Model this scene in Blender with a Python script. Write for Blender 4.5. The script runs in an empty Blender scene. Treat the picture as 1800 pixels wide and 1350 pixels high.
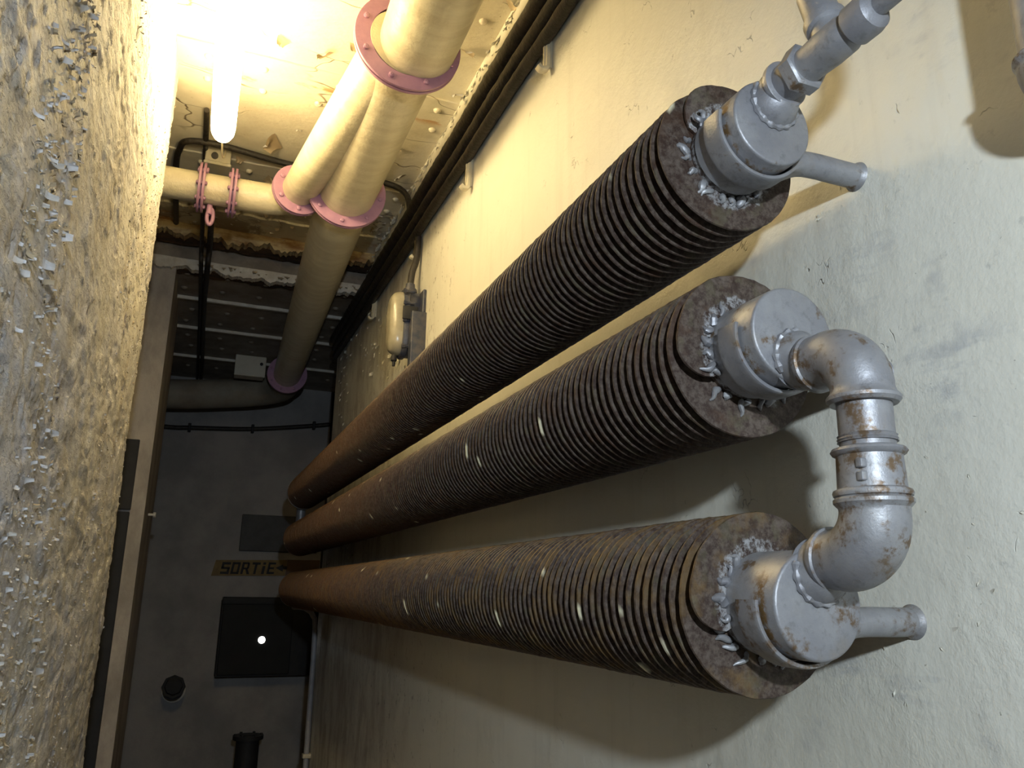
import bpy, math, random
from mathutils import Vector, Matrix, noise
random.seed(7)
C = bpy.context.scene.collection
PI = math.pi
H = 1.2          # height of the viewpoint above the floor; coordinates below are relative to the viewpoint

# ------------------------------------------------------------------ materials
class NT:
    def __init__(s, name):
        m = bpy.data.materials.new(name); m.use_nodes = True
        s.m = m; s.t = m.node_tree; s.n = s.t.nodes; s.l = s.t.links
        s.b = s.n['Principled BSDF']
        s.tc = s.n.new('ShaderNodeTexCoord'); s.co = s.tc.outputs['Object']
    def put(s, sock, v):
        if hasattr(v, 'is_output') or isinstance(v, bpy.types.NodeSocket): s.l.new(v, sock)
        elif isinstance(v, (tuple, list)) and len(v) == 3 and sock.type == 'RGBA': sock.default_value = (*v, 1)
        else: sock.default_value = v
    def mapv(s, sc=(1, 1, 1), loc=(0, 0, 0)):
        n = s.n.new('ShaderNodeMapping'); s.l.new(s.co, n.inputs[0])
        n.inputs['Scale'].default_value = sc; n.inputs['Location'].default_value = loc
        return n.outputs[0]
    def noise(s, scale, detail=6, rough=.6, sc=(1, 1, 1), loc=(0, 0, 0), dist=0):
        n = s.n.new('ShaderNodeTexNoise'); s.l.new(s.mapv(sc, loc), n.inputs['Vector'])
        n.inputs['Scale'].default_value = scale; n.inputs['Detail'].default_value = detail
        n.inputs['Roughness'].default_value = rough; n.inputs['Distortion'].default_value = dist
        return n.outputs['Fac']
    def voro(s, scale, feature='DISTANCE_TO_EDGE', sc=(1, 1, 1), loc=(0, 0, 0)):
        n = s.n.new('ShaderNodeTexVoronoi'); n.feature = feature
        v = s.mapv(sc, loc)
        d = s.n.new('ShaderNodeTexNoise'); s.l.new(v, d.inputs['Vector']); d.inputs['Scale'].default_value = scale * 1.7
        a = s.n.new('ShaderNodeVectorMath'); a.operation = 'SCALE'; s.l.new(d.outputs['Color'], a.inputs[0]); a.inputs['Scale'].default_value = .9 / scale
        b = s.n.new('ShaderNodeVectorMath'); s.l.new(v, b.inputs[0]); s.l.new(a.outputs[0], b.inputs[1])
        s.l.new(b.outputs[0], n.inputs['Vector']); n.inputs['Scale'].default_value = scale
        return n.outputs['Distance']
    def step(s, v, a, b):
        n = s.n.new('ShaderNodeMapRange'); n.interpolation_type = 'SMOOTHSTEP'
        s.put(n.inputs[0], v); n.inputs[1].default_value = a; n.inputs[2].default_value = b
        return n.outputs[0]
    def math(s, op, a, b=0):
        n = s.n.new('ShaderNodeMath'); n.operation = op; s.put(n.inputs[0], a); s.put(n.inputs[1], b)
        return n.outputs[0]
    def mul(s, a, b): return s.math('MULTIPLY', a, b)
    def add(s, a, b): return s.math('ADD', a, b)
    def mix(s, f, a, b):
        n = s.n.new('ShaderNodeMix'); n.data_type = 'RGBA'
        s.put(n.inputs[0], f); s.put(n.inputs[6], a); s.put(n.inputs[7], b)
        return n.outputs[2]
    def axis(s, k):
        n = s.n.new('ShaderNodeSeparateXYZ'); s.l.new(s.co, n.inputs[0]); return n.outputs[k]
    def done(s, col, rough=.6, metal=0, bump=None, bd=.002, bs=.6, spec=None):
        s.put(s.b.inputs['Base Color'], col); s.put(s.b.inputs['Roughness'], rough); s.put(s.b.inputs['Metallic'], metal)
        if spec is not None: s.b.inputs['Specular IOR Level'].default_value = spec
        if bump is not None:
            n = s.n.new('ShaderNodeBump'); s.put(n.inputs['Height'], bump)
            n.inputs['Distance'].default_value = bd; n.inputs['Strength'].default_value = bs
            s.l.new(n.outputs[0], s.b.inputs['Normal'])
        return s.m

def m_wall_right():
    k = NT('cream_wall_paint')
    big = k.noise(1.6, 4); mid = k.noise(9, 6, .65); fine = k.noise(140, 4)
    run = k.noise(7, 4, .6, sc=(1, 3.2, .22))
    col = k.mix(k.step(big, .3, .7), (.66, .64, .55), (.71, .69, .61))
    col = k.mix(k.mul(k.step(run, .5, .75), .28), col, (.50, .47, .40))
    # grey scuffs near the pipe ends
    y = k.axis(1); z = k.axis(2)
    near = k.step(y, 1.3, .5)
    sc = k.mul(k.mul(k.step(k.noise(5.5, 5, .65, sc=(1, .8, .7)), .54, .68), k.step(k.noise(30, 4, .7, sc=(1, .35, 1.2)), .42, .62)), near)
    col = k.mix(k.mul(sc, .55), col, (.33, .34, .37))
    col = k.mix(k.mul(k.step(k.noise(46, 6, .7, loc=(2, 2, 2)), .60, .72), k.mul(near, .30)), col, (.30, .30, .29))
    # worn and dirty towards the far end of the corridor
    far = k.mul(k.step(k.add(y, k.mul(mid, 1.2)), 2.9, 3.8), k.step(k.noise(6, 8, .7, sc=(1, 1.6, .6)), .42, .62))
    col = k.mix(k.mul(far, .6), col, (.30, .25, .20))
    chips = k.mul(k.step(k.noise(42, 6, .7, sc=(1, 1.5, .8)), .60, .64), k.mul(k.step(y, 1.9, 2.5), k.step(k.noise(4, 3), .44, .54)))
    col = k.mix(k.mul(chips, .75), col, (.16, .13, .10))
    # dust specks and hairline cracks
    sp = k.step(k.voro(55, 'F1'), .06, .03)
    sp = k.mul(sp, k.step(k.noise(13, 2), .56, .60))
    col = k.mix(k.mul(sp, .6), col, (.16, .15, .14))
    cr = k.mul(k.step(k.voro(26, sc=(1, 1, .8)), .022, .0), k.step(k.noise(12, 4, .65, loc=(3, 1, 2)), .61, .67))
    col = k.mix(k.mul(cr, .4), col, (.16, .15, .14))
    h = k.add(k.add(k.mul(mid, .9), k.mul(fine, .10)), k.mul(k.mul(k.noise(34, 7, .68, loc=(1, 1, 1)), k.step(k.noise(3.5, 3, .6, loc=(6, 2, 2)), .42, .62)), .7))
    h = k.add(h, k.mul(k.add(cr, chips), -.5)); h = k.add(h, k.mul(far, -.5))
    return k.done(col, k.add(.34, k.mul(mid, .25)), 0, h, .006, .55)

def m_flaky():
    k = NT('peeling_grey_white_paint')
    a = k.noise(5, 7, .65, sc=(1, .8, .45)); b = k.noise(55, 8, .7, sc=(1, .30, .9)); c = k.noise(150, 6, .75, sc=(1, .35, 1)); d = k.noise(11, 7, .65, sc=(1, .7, .35), loc=(4, 2, 1))
    y = k.axis(1)
    col = k.mix(k.step(a, .35, .65), (.66, .65, .675), (.70, .67, .60))
    col = k.mix(k.mul(k.step(d, .50, .64), .6), col, (.50, .44, .33))
    col = k.mix(k.mul(k.step(b, .53, .62), .55), col, (.40, .36, .33))
    col = k.mix(k.mul(k.step(b, .46, .38), .7), col, (.74, .73, .74))
    sp = k.mul(k.step(c, .60, .66), k.step(d, .42, .52))
    col = k.mix(k.mul(sp, .75), col, (.17, .12, .09))
    col = k.mix(k.mul(k.step(k.noise(22, 5, .65, sc=(1, .4, .4), loc=(7, 7, 7)), .62, .68), .55), col, (.27, .26, .38))
    h = k.add(k.mul(b, 1.0), k.add(k.mul(c, .40), k.mul(a, .5)))
    h = k.add(h, k.mul(k.step(k.noise(70, 6, .75, sc=(1, .35, .8)), .48, .54), .5))
    return k.done(col, k.add(.42, k.mul(b, .3)), 0, h, .006, .75)

def m_paint_chip():
    k = NT('loose_paint_chip')
    g = k.n.new('ShaderNodeNewGeometry')
    col = k.mix(k.step(k.noise(30), .4, .6), (.54, .53, .54), (.48, .45, .41))
    col = k.mix(g.outputs['Backfacing'], col, (.40, .32, .21))
    return k.done(col, .5, 0, k.noise(200), .001, .4)

def m_simple(name, c1, c2, sc=12, rough=.5, metal=0, bsc=80, bd=.0015, bs=.5, spec=None, st=(1, 1, 1)):
    k = NT(name)
    col = k.mix(k.step(k.noise(sc, 6, .65, sc=st), .35, .65), c1, c2)
    return k.done(col, k.add(rough - .08, k.mul(k.noise(sc * 2), .16)), metal, k.noise(bsc, 6, .65), bd, bs, spec)

def m_silver(name, rust=.0, edge=0., loc=(0, 0, 0)):
    k = NT(name)
    n1 = k.noise(14, 6, .65, loc=loc); n2 = k.noise(70, 6, .7, loc=loc); g = k.noise(420, 3, .6)
    col = k.mix(k.step(n1, .35, .7), (.235, .235, .255), (.32, .32, .33))
    col = k.mix(k.mul(k.step(n2, .5, .7), .45), col, (.13, .125, .125))
    if rust:
        f = k.mul(k.step(k.noise(24, 5, .6, loc=loc), .62 - rust * .12, .70 - rust * .1), k.step(n2, .44, .58))
        col = k.mix(k.mul(f, .85), col, (.125, .066, .018))
        f2 = k.step(k.noise(17, 5, .6, loc=(loc[0] + 5, 2, 1)), .60 - rust * .12, .78)
        col = k.mix(k.mul(f2, .4), col, (.25, .195, .12))
    if edge:
        y = k.axis(1)
        e = k.mul(k.step(y, -.062, -.055), k.step(y, -.030 , -.050))
        x = k.axis(0)
        e = k.mul(e, k.step(k.add(n2, k.mul(n1, .6)), .86 - edge * .22, 1.02 - edge * .18))
        e = k.mul(e, k.step(n2, .40, .56)); e = k.mul(e, k.step(k.add(x, k.mul(k.axis(2), 1.1)), .005, -.035))
        col = k.mix(k.mul(e, .9), col, (.15, .078, .014))
    h = k.add(k.mul(n2, .6), k.add(k.mul(g, .12), n1))
    return k.done(col, k.add(.33, k.mul(n2, .3)), .45, h, .0016, .6)

def m_fin(name, warm, tint):
    k = NT(name)
    n1 = k.noise(9, 6, .7); n2 = k.noise(110, 8, .8); n3 = k.noise(26, 5, .6, loc=(3, 3, 3))
    y = k.axis(1)
    far = k.step(y, .6, 3.0)
    col = k.mix(k.step(n2, .38, .66), (.030, .014, .009), (.115, .088, .070))
    col = k.mix(k.mul(k.step(n3, .52 - warm * .1, .68), .75), col, tint)
    col = k.mix(k.mul(far, k.add(.25, k.mul(n1, .6))), col, (.125, .055, .016))  # orange far end: rust and dust, with the lamp's warm light painted in
    col = k.mix(k.mul(k.step(k.noise(38, 4, .6, loc=(8, 2, 4)), .54, .66), .45), col, (.10, .088, .05))
    at = k.n.new('ShaderNodeAttribute'); at.attribute_name = 'splash'
    col = k.mix(at.outputs['Fac'], col, (.72, .66, .46))
    # silver daubs on the end turn round the cap
    x = k.axis(0); z = k.axis(2)
    rad = k.math('SQRT', k.add(k.mul(x, x), k.mul(z, z)))
    db = k.mul(k.step(k.add(rad, k.mul(k.noise(45, 5, .6), .03)), .0795, .0745), k.step(y, .012, .010))
    col = k.mix(k.mul(db, k.step(n2, .42, .60)), col, (.30, .30, .31))
    return k.done(col, k.add(.40, k.mul(n2, .35)), .25, n2, .0012, .6)

def m_ceiling():
    k = NT('flaking_ceiling_paint')
    a = k.noise(3, 6, .65); b = k.noise(20, 7, .7, sc=(.7, 1.5, 1)); y = k.axis(1)
    col = k.mix(k.step(a, .35, .65), (.68, .64, .52), (.58, .53, .41))
    band = k.add(k.step(k.math('ABSOLUTE', k.add(y, -2.36)), .06, .01), k.mul(k.step(y, 3.38, 3.55), k.step(y, 3.74, 3.7)))
    r = k.mul(band, k.step(k.noise(5, 7, .65, sc=(1, 2.2, 1)), .54, .64))
    col = k.mix(k.mul(r, .9), col, (.42, .19, .045))
    bare = k.mul(k.step(y, 3.2, 3.6), k.step(a, .50, .56))
    col = k.mix(k.mul(bare, .8), col, (.14, .08, .045))
    cr = k.mul(k.step(k.voro(3.2, sc=(.6, 1.6, 1)), .012, 0), k.step(k.noise(2.6, 2, loc=(5, 5, 5)), .48, .56))
    col = k.mix(k.mul(cr, .8), col, (.13, .08, .04))
    spot = k.mul(k.step(k.noise(55, 4, .6), .66, .70), k.step(a, .5, .6))
    col = k.mix(k.mul(spot, .7), col, (.25, .15, .07))
    h = k.add(k.add(b, k.mul(a, 1.2)), k.mul(cr, -.8))
    return k.done(col, .5, 0, h, .006, .6)

def m_emit(name, col, s):
    k = NT(name); k.b.inputs['Base Color'].default_value = (.9, .9, .9, 1)
    k.b.inputs['Emission Color'].default_value = (*col, 1); k.b.inputs['Emission Strength'].default_value = s
    return k.m

MW = m_wall_right(); MF = m_flaky(); MCHIP = m_paint_chip(); MC = m_ceiling(); MCHIPL = m_simple('flaked_grey_white_paint', (.60, .58, .56), (.52, .48, .41), 25, .5); MCHIPW = m_simple('lifted_cream_paint', (.66, .64, .55), (.58, .55, .47), 30, .5)
MDW = m_simple('grimy_grey_plaster', (.22, .215, .215), (.33, .315, .305), 2.2, .7, bsc=25, bd=.006)
MPIL = m_simple('dusty_plaster', (.42, .38, .34), (.27, .24, .215), 6, .7, bsc=40, bd=.006, st=(1, 1, .5))
MCD = m_simple('dimmed_riveted_ceiling_paint', (.29, .25, .20), (.18, .15, .115), 7, .6, bsc=30, bd=.004)  # ceiling paint darkened to imitate lamp light fading along the corridor
MFL = m_simple('concrete_floor', (.15, .105, .055), (.20, .145, .08), 5, .8)
MPIPE = m_simple('cream_gloss_paint', (.70, .64, .47), (.60, .53, .37), 10, .32, bsc=38, bd=.004, bs=.7, st=(.6, 2.6, .6))
MMAUVE = m_simple('mauve_paint', (.40, .215, .32), (.34, .18, .285), 22, .42, bsc=60)
MBLK = m_simple('black_cable_sheath', (.012, .010, .009), (.030, .024, .018), 30, .45, bsc=55, bd=.006, bs=.9)
MBLK2 = m_simple('black_steel_and_opening_shade', (.006, .006, .008), (.014, .014, .016), 14, .7)
MBLUE = m_simple('blue_grey_paint', (.022, .030, .060), (.075, .072, .080), 26, .42, bsc=60, bd=.002)
MGLASS = m_simple('dusty_frosted_glass', (.36, .33, .25), (.27, .24, .17), 10, .22, bsc=20, bd=.001)
MPIPE_DIM = m_simple('dimmed_pipe_paint', (.30, .27, .21), (.22, .19, .145), 6, .7)  # pipe paint darkened in place of light falling off at the far end
MBEIGE = m_simple('beige_enamel', (.55, .53, .44), (.48, .45, .37), 8, .5)
MWHITE = m_simple('chalky_white_paint', (.66, .63, .56), (.55, .50, .42), 20, .6)
MCLIP = m_simple('cream_painted_clip', (.66, .60, .44), (.55, .48, .34), 20, .4)
MGREY = m_simple('grey_conduit', (.32, .32, .34), (.25, .25, .27), 10, .4)
MYEL = m_simple('faded_yellow_paint', (.20, .13, .022), (.15, .09, .018), 12, .6)
MSIL = m_silver('aluminium_paint', .3)
MSILR = m_silver('rusting_aluminium_paint', .95, loc=(2, 0, 3))
MSILS = m_silver('bright_aluminium_paint', 0.)

# ------------------------------------------------------------------ mesh helpers
def finish(name, V, F, mat, parent=None, smooth=True, auto=True):
    off = Vector((0, 0, 0)); p = parent
    while p is not None: off += p.location; p = p.parent
    me = bpy.data.meshes.new(name)
    me.from_pydata([tuple(Vector(v) - off) for v in V], [], F)
    me.materials.append(mat)
    if smooth:
        me.polygons.foreach_set('use_smooth', [True] * len(me.polygons))
    me.update()
    if smooth and auto:
        try: me.set_sharp_from_angle(angle=math.radians(38))
        except Exception: pass
    o = bpy.data.objects.new(name, me); C.objects.link(o)
    if parent is not None: o.parent = parent
    return o
class MB:
    def __init__(s): s.V = []; s.F = []
    def addm(s, V, F):
        n = len(s.V); s.V += [tuple(v) for v in V]; s.F += [tuple(i + n for i in f) for f in F]; return s
    def box(s, a, b):
        x0, y0, z0 = a; x1, y1, z1 = b
        V = [(x, y, z) for x in (x0, x1) for y in (y0, y1) for z in (z0, z1)]
        return s.addm(V, [(0, 1, 3, 2), (4, 6, 7, 5), (0, 4, 5, 1), (2, 3, 7, 6), (0, 2, 6, 4), (1, 5, 7, 3)])
    def rbox(s, a, b, r=.004, seg=3, ax=1):
        # box whose four edges along axis ax are rounded and whose ends are chamfered
        lo = [min(a[i], b[i]) for i in range(3)]; hi = [max(a[i], b[i]) for i in range(3)]
        u, v = [i for i in range(3) if i != ax]
        def ring(ins, t):
            out = []
            for cu, cv, a0 in ((hi[u], hi[v], 0), (lo[u], hi[v], 90), (lo[u], lo[v], 180), (hi[u], lo[v], 270)):
                for k in range(seg + 1):
                    an = math.radians(a0 + 90 * k / seg)
                    su = -1 if cu == hi[u] else 1; sv = -1 if cv == hi[v] else 1
                    p = [0, 0, 0]; p[ax] = t
                    p[u] = cu + su * r + (r - ins) * math.cos(an); p[v] = cv + sv * r + (r - ins) * math.sin(an)
                    out.append(tuple(p))
            return out
        c = r * .6
        R = [ring(c, lo[ax]), ring(0, lo[ax] + c), ring(0, hi[ax] - c), ring(c, hi[ax])]
        n = len(R[0]); V = sum(R, []); F = []
        for j in range(3):
            for i in range(n): F.append((j * n + i, j * n + (i + 1) % n, (j + 1) * n + (i + 1) % n, (j + 1) * n + i))
        F.append(tuple(range(n))[::-1]); F.append(tuple(3 * n + i for i in range(n)))
        return s.addm(V, F)
    def lathe(s, o, ax, prof, seg=40, caps=True):
        # prof: list of (distance along ax, radius)
        o = Vector(o); ax = Vector(ax).normalized()
        t = Vector((0, 0, 1)) if abs(ax.z) < .9 else Vector((0, 1, 0))
        u = ax.cross(t).normalized(); v = ax.cross(u)
        V = []; F = []
        for (d, r) in prof:
            for i in range(seg):
                a = 2 * PI * i / seg
                V.append(o + ax * d + (u * math.cos(a) + v * math.sin(a)) * r)
        for j in range(len(prof) - 1):
            for i in range(seg): F.append((j * seg + i, j * seg + (i + 1) % seg, (j + 1) * seg + (i + 1) % seg, (j + 1) * seg + i))
        if caps:
            F.append(tuple(range(seg))[::-1]); F.append(tuple((len(prof) - 1) * seg + i for i in range(seg)))
        return s.addm(V, F)
    def sweep(s, pts, rad, seg=20, caps=True, sec=None, up=None, wob=0):
        P = [Vector(p) for p in pts]; n = len(P)
        if not isinstance(rad, (list, tuple)): rad = [rad] * n
        T = []
        for i in range(n): T.append((P[min(i + 1, n - 1)] - P[max(i - 1, 0)]).normalized())
        V = []; F = []
        ref = Vector(up) if up else (Vector((0, 0, 1)) if abs(T[0].z) < .9 else Vector((0, 1, 0)))
        u = None
        for i in range(n):
            if up: u = Vector(up)
            elif u is None: u = T[0].cross(ref).normalized()
            u = (u - T[i] * u.dot(T[i])).normalized(); w = T[i].cross(u)
            for k in range(seg):
                a = 2 * PI * k / seg
                if sec:
                    ha, hb, e = sec(i / (n - 1)); ca, sa = math.cos(a), math.sin(a)
                    q = u * (ha * math.copysign(abs(ca) ** e, ca)) + w * (hb * math.copysign(abs(sa) ** e, sa))
                else:
                    r = rad[i]
                    if wob: r *= 1 + wob * noise.noise(P[i] * 40 + Vector((math.cos(a), math.sin(a), 0)) * .8)
                    q = (u * math.cos(a) + w * math.sin(a)) * r
                V.append(P[i] + q)
        for j in range(n - 1):
            for i in range(seg): F.append((j * seg + i, j * seg + (i + 1) % seg, (j + 1) * seg + (i + 1) % seg, (j + 1) * seg + i))
        if caps:
            F.append(tuple(range(seg))[::-1]); F.append(tuple((n - 1) * seg + i for i in range(seg)))
        return s.addm(V, F)
    def build(s, name, mat, parent=None, smooth=True): return finish(name, s.V, s.F, mat, parent, smooth)

def cat(pts, n=10):
    P = [Vector(p) for p in pts]; out = []
    for i in range(len(P) - 1):
        a = P[max(i - 1, 0)]; b = P[i]; c = P[i + 1]; d = P[min(i + 2, len(P) - 1)]
        for k in range(n):
            t = k / n
            out.append(.5 * ((2 * b) + (c - a) * t + (2 * a - 5 * b + 4 * c - d) * t * t + (3 * b - a - 3 * c + d) * t ** 3))
    out.append(P[-1]); return out
def arc(c, a, b, r, a0, a1, n=14):
    # arc about c in the plane of unit vectors a, b
    c = Vector(c); a = Vector(a); b = Vector(b)
    return [c + (a * math.cos(math.radians(a0 + (a1 - a0) * i / n)) + b * math.sin(math.radians(a0 + (a1 - a0) * i / n))) * r for i in range(n + 1)]
def tag(o, label=None, cat_=None, group=None, kind=None):
    if label: o['label'] = label
    if cat_: o['category'] = cat_
    if group: o['group'] = group
    if kind: o['kind'] = kind
    return o
def thing(name, label, cat_, loc, group=None):
    o = bpy.data.objects.new(name, None); C.objects.link(o); o.location = loc; o.empty_display_size = .05
    return tag(o, label, cat_, group)
def struct(name, mb, mat, smooth=False):
    return tag(mb.build(name, mat, None, smooth), kind='structure')
def chip(mb, o, u, v, n, su, sv, curl, nn=4):
    """a curled flake of paint: origin, in-plane axes u, v, outward normal n"""
    V = []; F = []
    e = [random.uniform(.7, 1.15) for _ in range(16)]
    for i in range(nn + 1):
        for j in range(nn + 1):
            a = i / nn - .5; b = j / nn
            w = e[i] * (1 - .35 * abs(a) * 2 * b)
            lift = curl * (b ** 1.7) * sv
            V.append(o + u * a * su * (1 - .45 * b * e[i + 5]) + v * b * sv * w * (1 - .35 * curl * b) + n * (lift + .0006 + abs(a) * .12 * su * b))
    m = nn + 1
    for i in range(nn):
        for j in range(nn): F.append((i * m + j, (i + 1) * m + j, (i + 1) * m + j + 1, i * m + j + 1))
    mb.addm(V, F)

X = Vector((1, 0, 0)); Y = Vector((0, 1, 0)); Z = Vector((0, 0, 1))

# ------------------------------------------------------------------ the setting
W = .68; A = -.20; ZC = 1.585; ZD = 1.45
struct('floor', MB().box((-1.6, -3.1, -1.3), (1.5, 6.1, -1.2)), MFL)
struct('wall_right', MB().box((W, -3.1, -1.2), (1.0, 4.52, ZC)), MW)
# left wall: a dense relief near the viewer, its corner rounded
def left_wall():
    V = []; F = []
    y0, y1, z0, z1 = .55, 2.47, -1.2, ZC
    ny, nz = 420, 520
    def relief(y, z):
        p = Vector((3.1, y * 1.0, z * .55))
        a = noise.fractal(p * 7, .8, 2.1, 5)
        b = noise.fractal(Vector((1.2, y * 9, z * 26)), .6, 2.2, 6)
        c = noise.fractal(Vector((7.2, y * 6, z * 5)), .6, 2.1, 6)
        st = .0022 if c + .35 * b > .12 else 0
        return a * .003 + b * (.0020 if y < 2 else .0014) + st * .8
    path = []
    for i in range(ny + 1): path.append((A, y0 + (y1 - y0) * i / ny, 1, 0))
    for k in range(1, 15):
        an = math.radians(90 * k / 14); path.append((A - .03 + .03 * math.cos(an), y1 + .03 * math.sin(an), math.cos(an), math.sin(an)))
    for k in range(1, 12): path.append((A - .03 - k * .03, y1 + .03, 0, 1))
    m = len(path)
    for j in range(nz + 1):
        z = z0 + (z1 - z0) * j / nz
        for (x, y, nx, nyy) in path:
            r = relief(y - x + A, z)
            V.append((x + nx * r, y + nyy * r, z))
    for j in range(nz):
        for i in range(m - 1): F.append((j * m + i, j * m + i + 1, (j + 1) * m + i + 1, (j + 1) * m + i))
    n = len(V)
    b = MB(); b.V = V; b.F = F
    b.box((A - .36, -3.1, z0), (A, y0 + .002, z1))
    b.box((A - .36, y0, z0), (A - .03, y1, z1))
    o = struct('wall_left', b, MF, True)
    f = MB()
    for _ in range(12000):
        y = .84 + 1.63 * random.random() ** 1.15; z = random.uniform(-.8, 1.5)
        dens = noise.fractal(Vector((5.5, y * 3.2, z * 1.6)), .8, 2, 4)
        if dens < random.uniform(-.15, .5): continue
        s_ = random.choice((.003, .004, .004, .006, .008)) * random.uniform(.7, 1.3) * (1.5 - .5 * y if y < 1.7 else .65)
        if random.random() < .03: s_ *= random.uniform(1.6, 2.6)
        an = random.gauss(PI / 2 if random.random() < .35 else PI * 1.5, .8)
        u = Y * math.cos(an) + Z * math.sin(an); v = Y * -math.sin(an) + Z * math.cos(an)
        chip(f, Vector((A + relief(y, z) - .0008, y, z)), u, v, X, s_, s_ * random.uniform(.8, 2.0), random.uniform(.1, .85 if y < 1.6 else .45), 3)
    fo = f.build('peeling_paint', MCHIP, o); tag(fo, kind='stuff')
left_wall()
# plaster pier and dark recess beyond the opening on the left
struct('wall_left_far', MB().box((-1.5, 3.77, -1.2), (A, 4.55, ZD)), MPIL)
struct('wall_passage', MB().box((-1.6, -3.1, -1.2), (-1.5, 6.1, ZC)), MDW)
struct('wall_far', MB().box((-1.5, 5.95, -1.2), (.88, 6.1, ZD)), MDW)
struct('wall_recess', MB().box((1.4, 4.4, -1.2), (1.5, 6.1, ZD)), MDW)
struct('wall_behind', MB().box((-1.5, -3.2, -1.2), (1.5, -3.1, ZC)), MFL)
struct('wall_niche', MB().box((.88, 6.0, -1.2), (1.5, 6.1, ZD)).box((1.0, 4.3, -1.2), (1.5, 4.4, ZD)), MBLK2)  # black colour stands in for the shade of the opening beside the far wall
ceil = struct('ceiling', MB().box((-1.6, -3.1, ZC), (1.5, 3.78, ZC + .1)), MC)
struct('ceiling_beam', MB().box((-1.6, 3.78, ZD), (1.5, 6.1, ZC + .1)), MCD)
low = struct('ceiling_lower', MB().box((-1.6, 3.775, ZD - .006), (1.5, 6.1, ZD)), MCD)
def strip(name, y0, y1, z0, z1, mat, jag=0, x0=-.35, x1=W, jz=0):
    b = MB(); n = 200; V = []
    for i in range(n + 1):
        x = x0 + (x1 - x0) * i / n
        d0 = jag * noise.fractal(Vector((x * 9, y0 * 5, 1)), .8, 2.2, 5); d1 = jag * noise.fractal(Vector((x * 11, y1 * 5, 4)), .8, 2.2, 5)
        zz = z0 + jz * (noise.fractal(Vector((x * 13, y0 * 5, 9)), .6, 2.3, 6) - .1)
        for (y, z) in ((y0 + d0, zz), (y1 + d1, zz), (y1 + d1, z1), (y0 + d0, z1)): V.append((x, y, z))
    F = [(0, 1, 2, 3), (4 * n + 3, 4 * n + 2, 4 * n + 1, 4 * n)]
    for i in range(n):
        for k in range(4): F.append((4 * i + k, 4 * (i + 1) + k, 4 * (i + 1) + (k + 1) % 4, 4 * i + (k + 1) % 4))
    b.addm(V, F); return struct(name, b, mat)
t1 = strip('trim_1', 2.25, 2.47, ZC - .006, ZC, MC, .002)
t2 = strip('trim_2', 2.93, 3.17, ZC - .006, ZC, MC, .004)
t3 = strip('trim_3', 3.40, 3.62, ZC - .010, ZC, MC, .016)
MRUST_GAP = m_simple('rust_and_shadow_gap', (.11, .058, .022), (.028, .018, .010), 9, .8, bsc=25, bd=.01, bs=.9, st=(1, 2, 1))
MCREAMR = m_simple('rust_stained_cream_paint', (.48, .38, .20), (.20, .10, .03), 7, .6, bsc=30, bd=.004, st=(1, 1, 3))
t4 = strip('trim_4', 3.63, 3.74, ZC - .05, ZC, MRUST_GAP, .03)
t5 = strip('trim_5', 3.745, 3.79, ZD - .020, ZD + .022, MWHITE, .004, jz=.020)
strip('trim_9', 3.79, 3.87, ZD - .012, ZD, MRUST_GAP, .03)  # dark strip painted in for the shadow gap behind the white lip
strip('trim_10', 3.575, 3.628, ZC - .060, ZC - .004, MCREAMR, .006, jz=.030)
for i, yy in enumerate((4.195, 4.71, 5.34)):
    strip('trim_%d' % (6 + i), yy - .012, yy + .006, ZD - .022, ZD - .006, MWHITE, .004, -.8, 1.3)
def rivet(x, y, z, par, mat, r=.013):
    MB().lathe((x, y, z), (0, 0, -1), [(0, r), (.004, r * .93), (.008, r * .7), (.0105, r * .35), (.011, .0008)], 14).build('rivet', mat, par)
for x in (.62, .46, .29, .055, -.11): rivet(x, 2.31, ZC - .006, t1, MC)
for x in (.637, .45, .24, .06, -.11): rivet(x, 2.43, ZC - .006, t1, MC)
for x in (.64, .34, .055, -.12): rivet(x, 2.99, ZC - .006, t2, MC)
for x in (.63, .33, .06, -.10): rivet(x, 3.11, ZC - .006, t2, MC)
for x in (.621, .47): rivet(x, 1.845, ZC, ceil, MC)
for yy in (3.855, 4.06, 4.39, 4.60, 4.88, 5.10, 5.6):
    for x in (-.15, .03, .21, .60, .78): rivet(x + .02 * math.sin(yy * 9), yy, ZD - .006, low, MCD, .016)
# peeling patches on the ceiling
f = MB()
for (x, y, s_, an) in ((.227, 2.168, .06, 2.2), (.097, 2.139, .045, .6), (.617, 1.989, .055, 3.6), (.14, 2.721, .10, 1.2), (.30, 2.08, .04, .2), (.66, 2.20, .05, 2.6), (.66, 1.75, .05, 4.0), (.12, 3.02, .06, 5), (.27, 3.2, .06, 1), (.62, 2.80, .06, 2), (.55, 2.6, .035, 4), (.20, 2.62, .03, 3), (-.1, 3.3, .07, 5), (.64, 3.3, .07, 2.), (.6, 3.68, .07, 1.0), (.02, 2.9, .04, .5), (.66, 2.9, .06, 2.5)):
    u = X * math.cos(an) + Y * math.sin(an); v = X * -math.sin(an) + Y * math.cos(an)
    chip(f, Vector((x, y, ZC - .0065)), u, v, -Z, s_, s_ * .7, .42, 5)
for _ in range(150):
    x = random.uniform(-.2, .66); y = random.uniform(3.15, 3.72); an = random.uniform(0, 6.3); s_ = random.uniform(.008, .03)
    u = X * math.cos(an) + Y * math.sin(an); v = X * -math.sin(an) + Y * math.cos(an)
    chip(f, Vector((x, y, ZC - .0065)), u, v, -Z, s_, s_, .4, 3)
for _ in range(34):
    x = random.uniform(-.2, .75); s_ = random.uniform(.008, .026)
    chip(f, Vector((x, 3.742, ZD + random.uniform(-.005, .012))), X, -Z, -Y, s_, s_, .35, 3)
tag(f.build('peeling_paint', MCHIP, ceil), kind='stuff')
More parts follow.
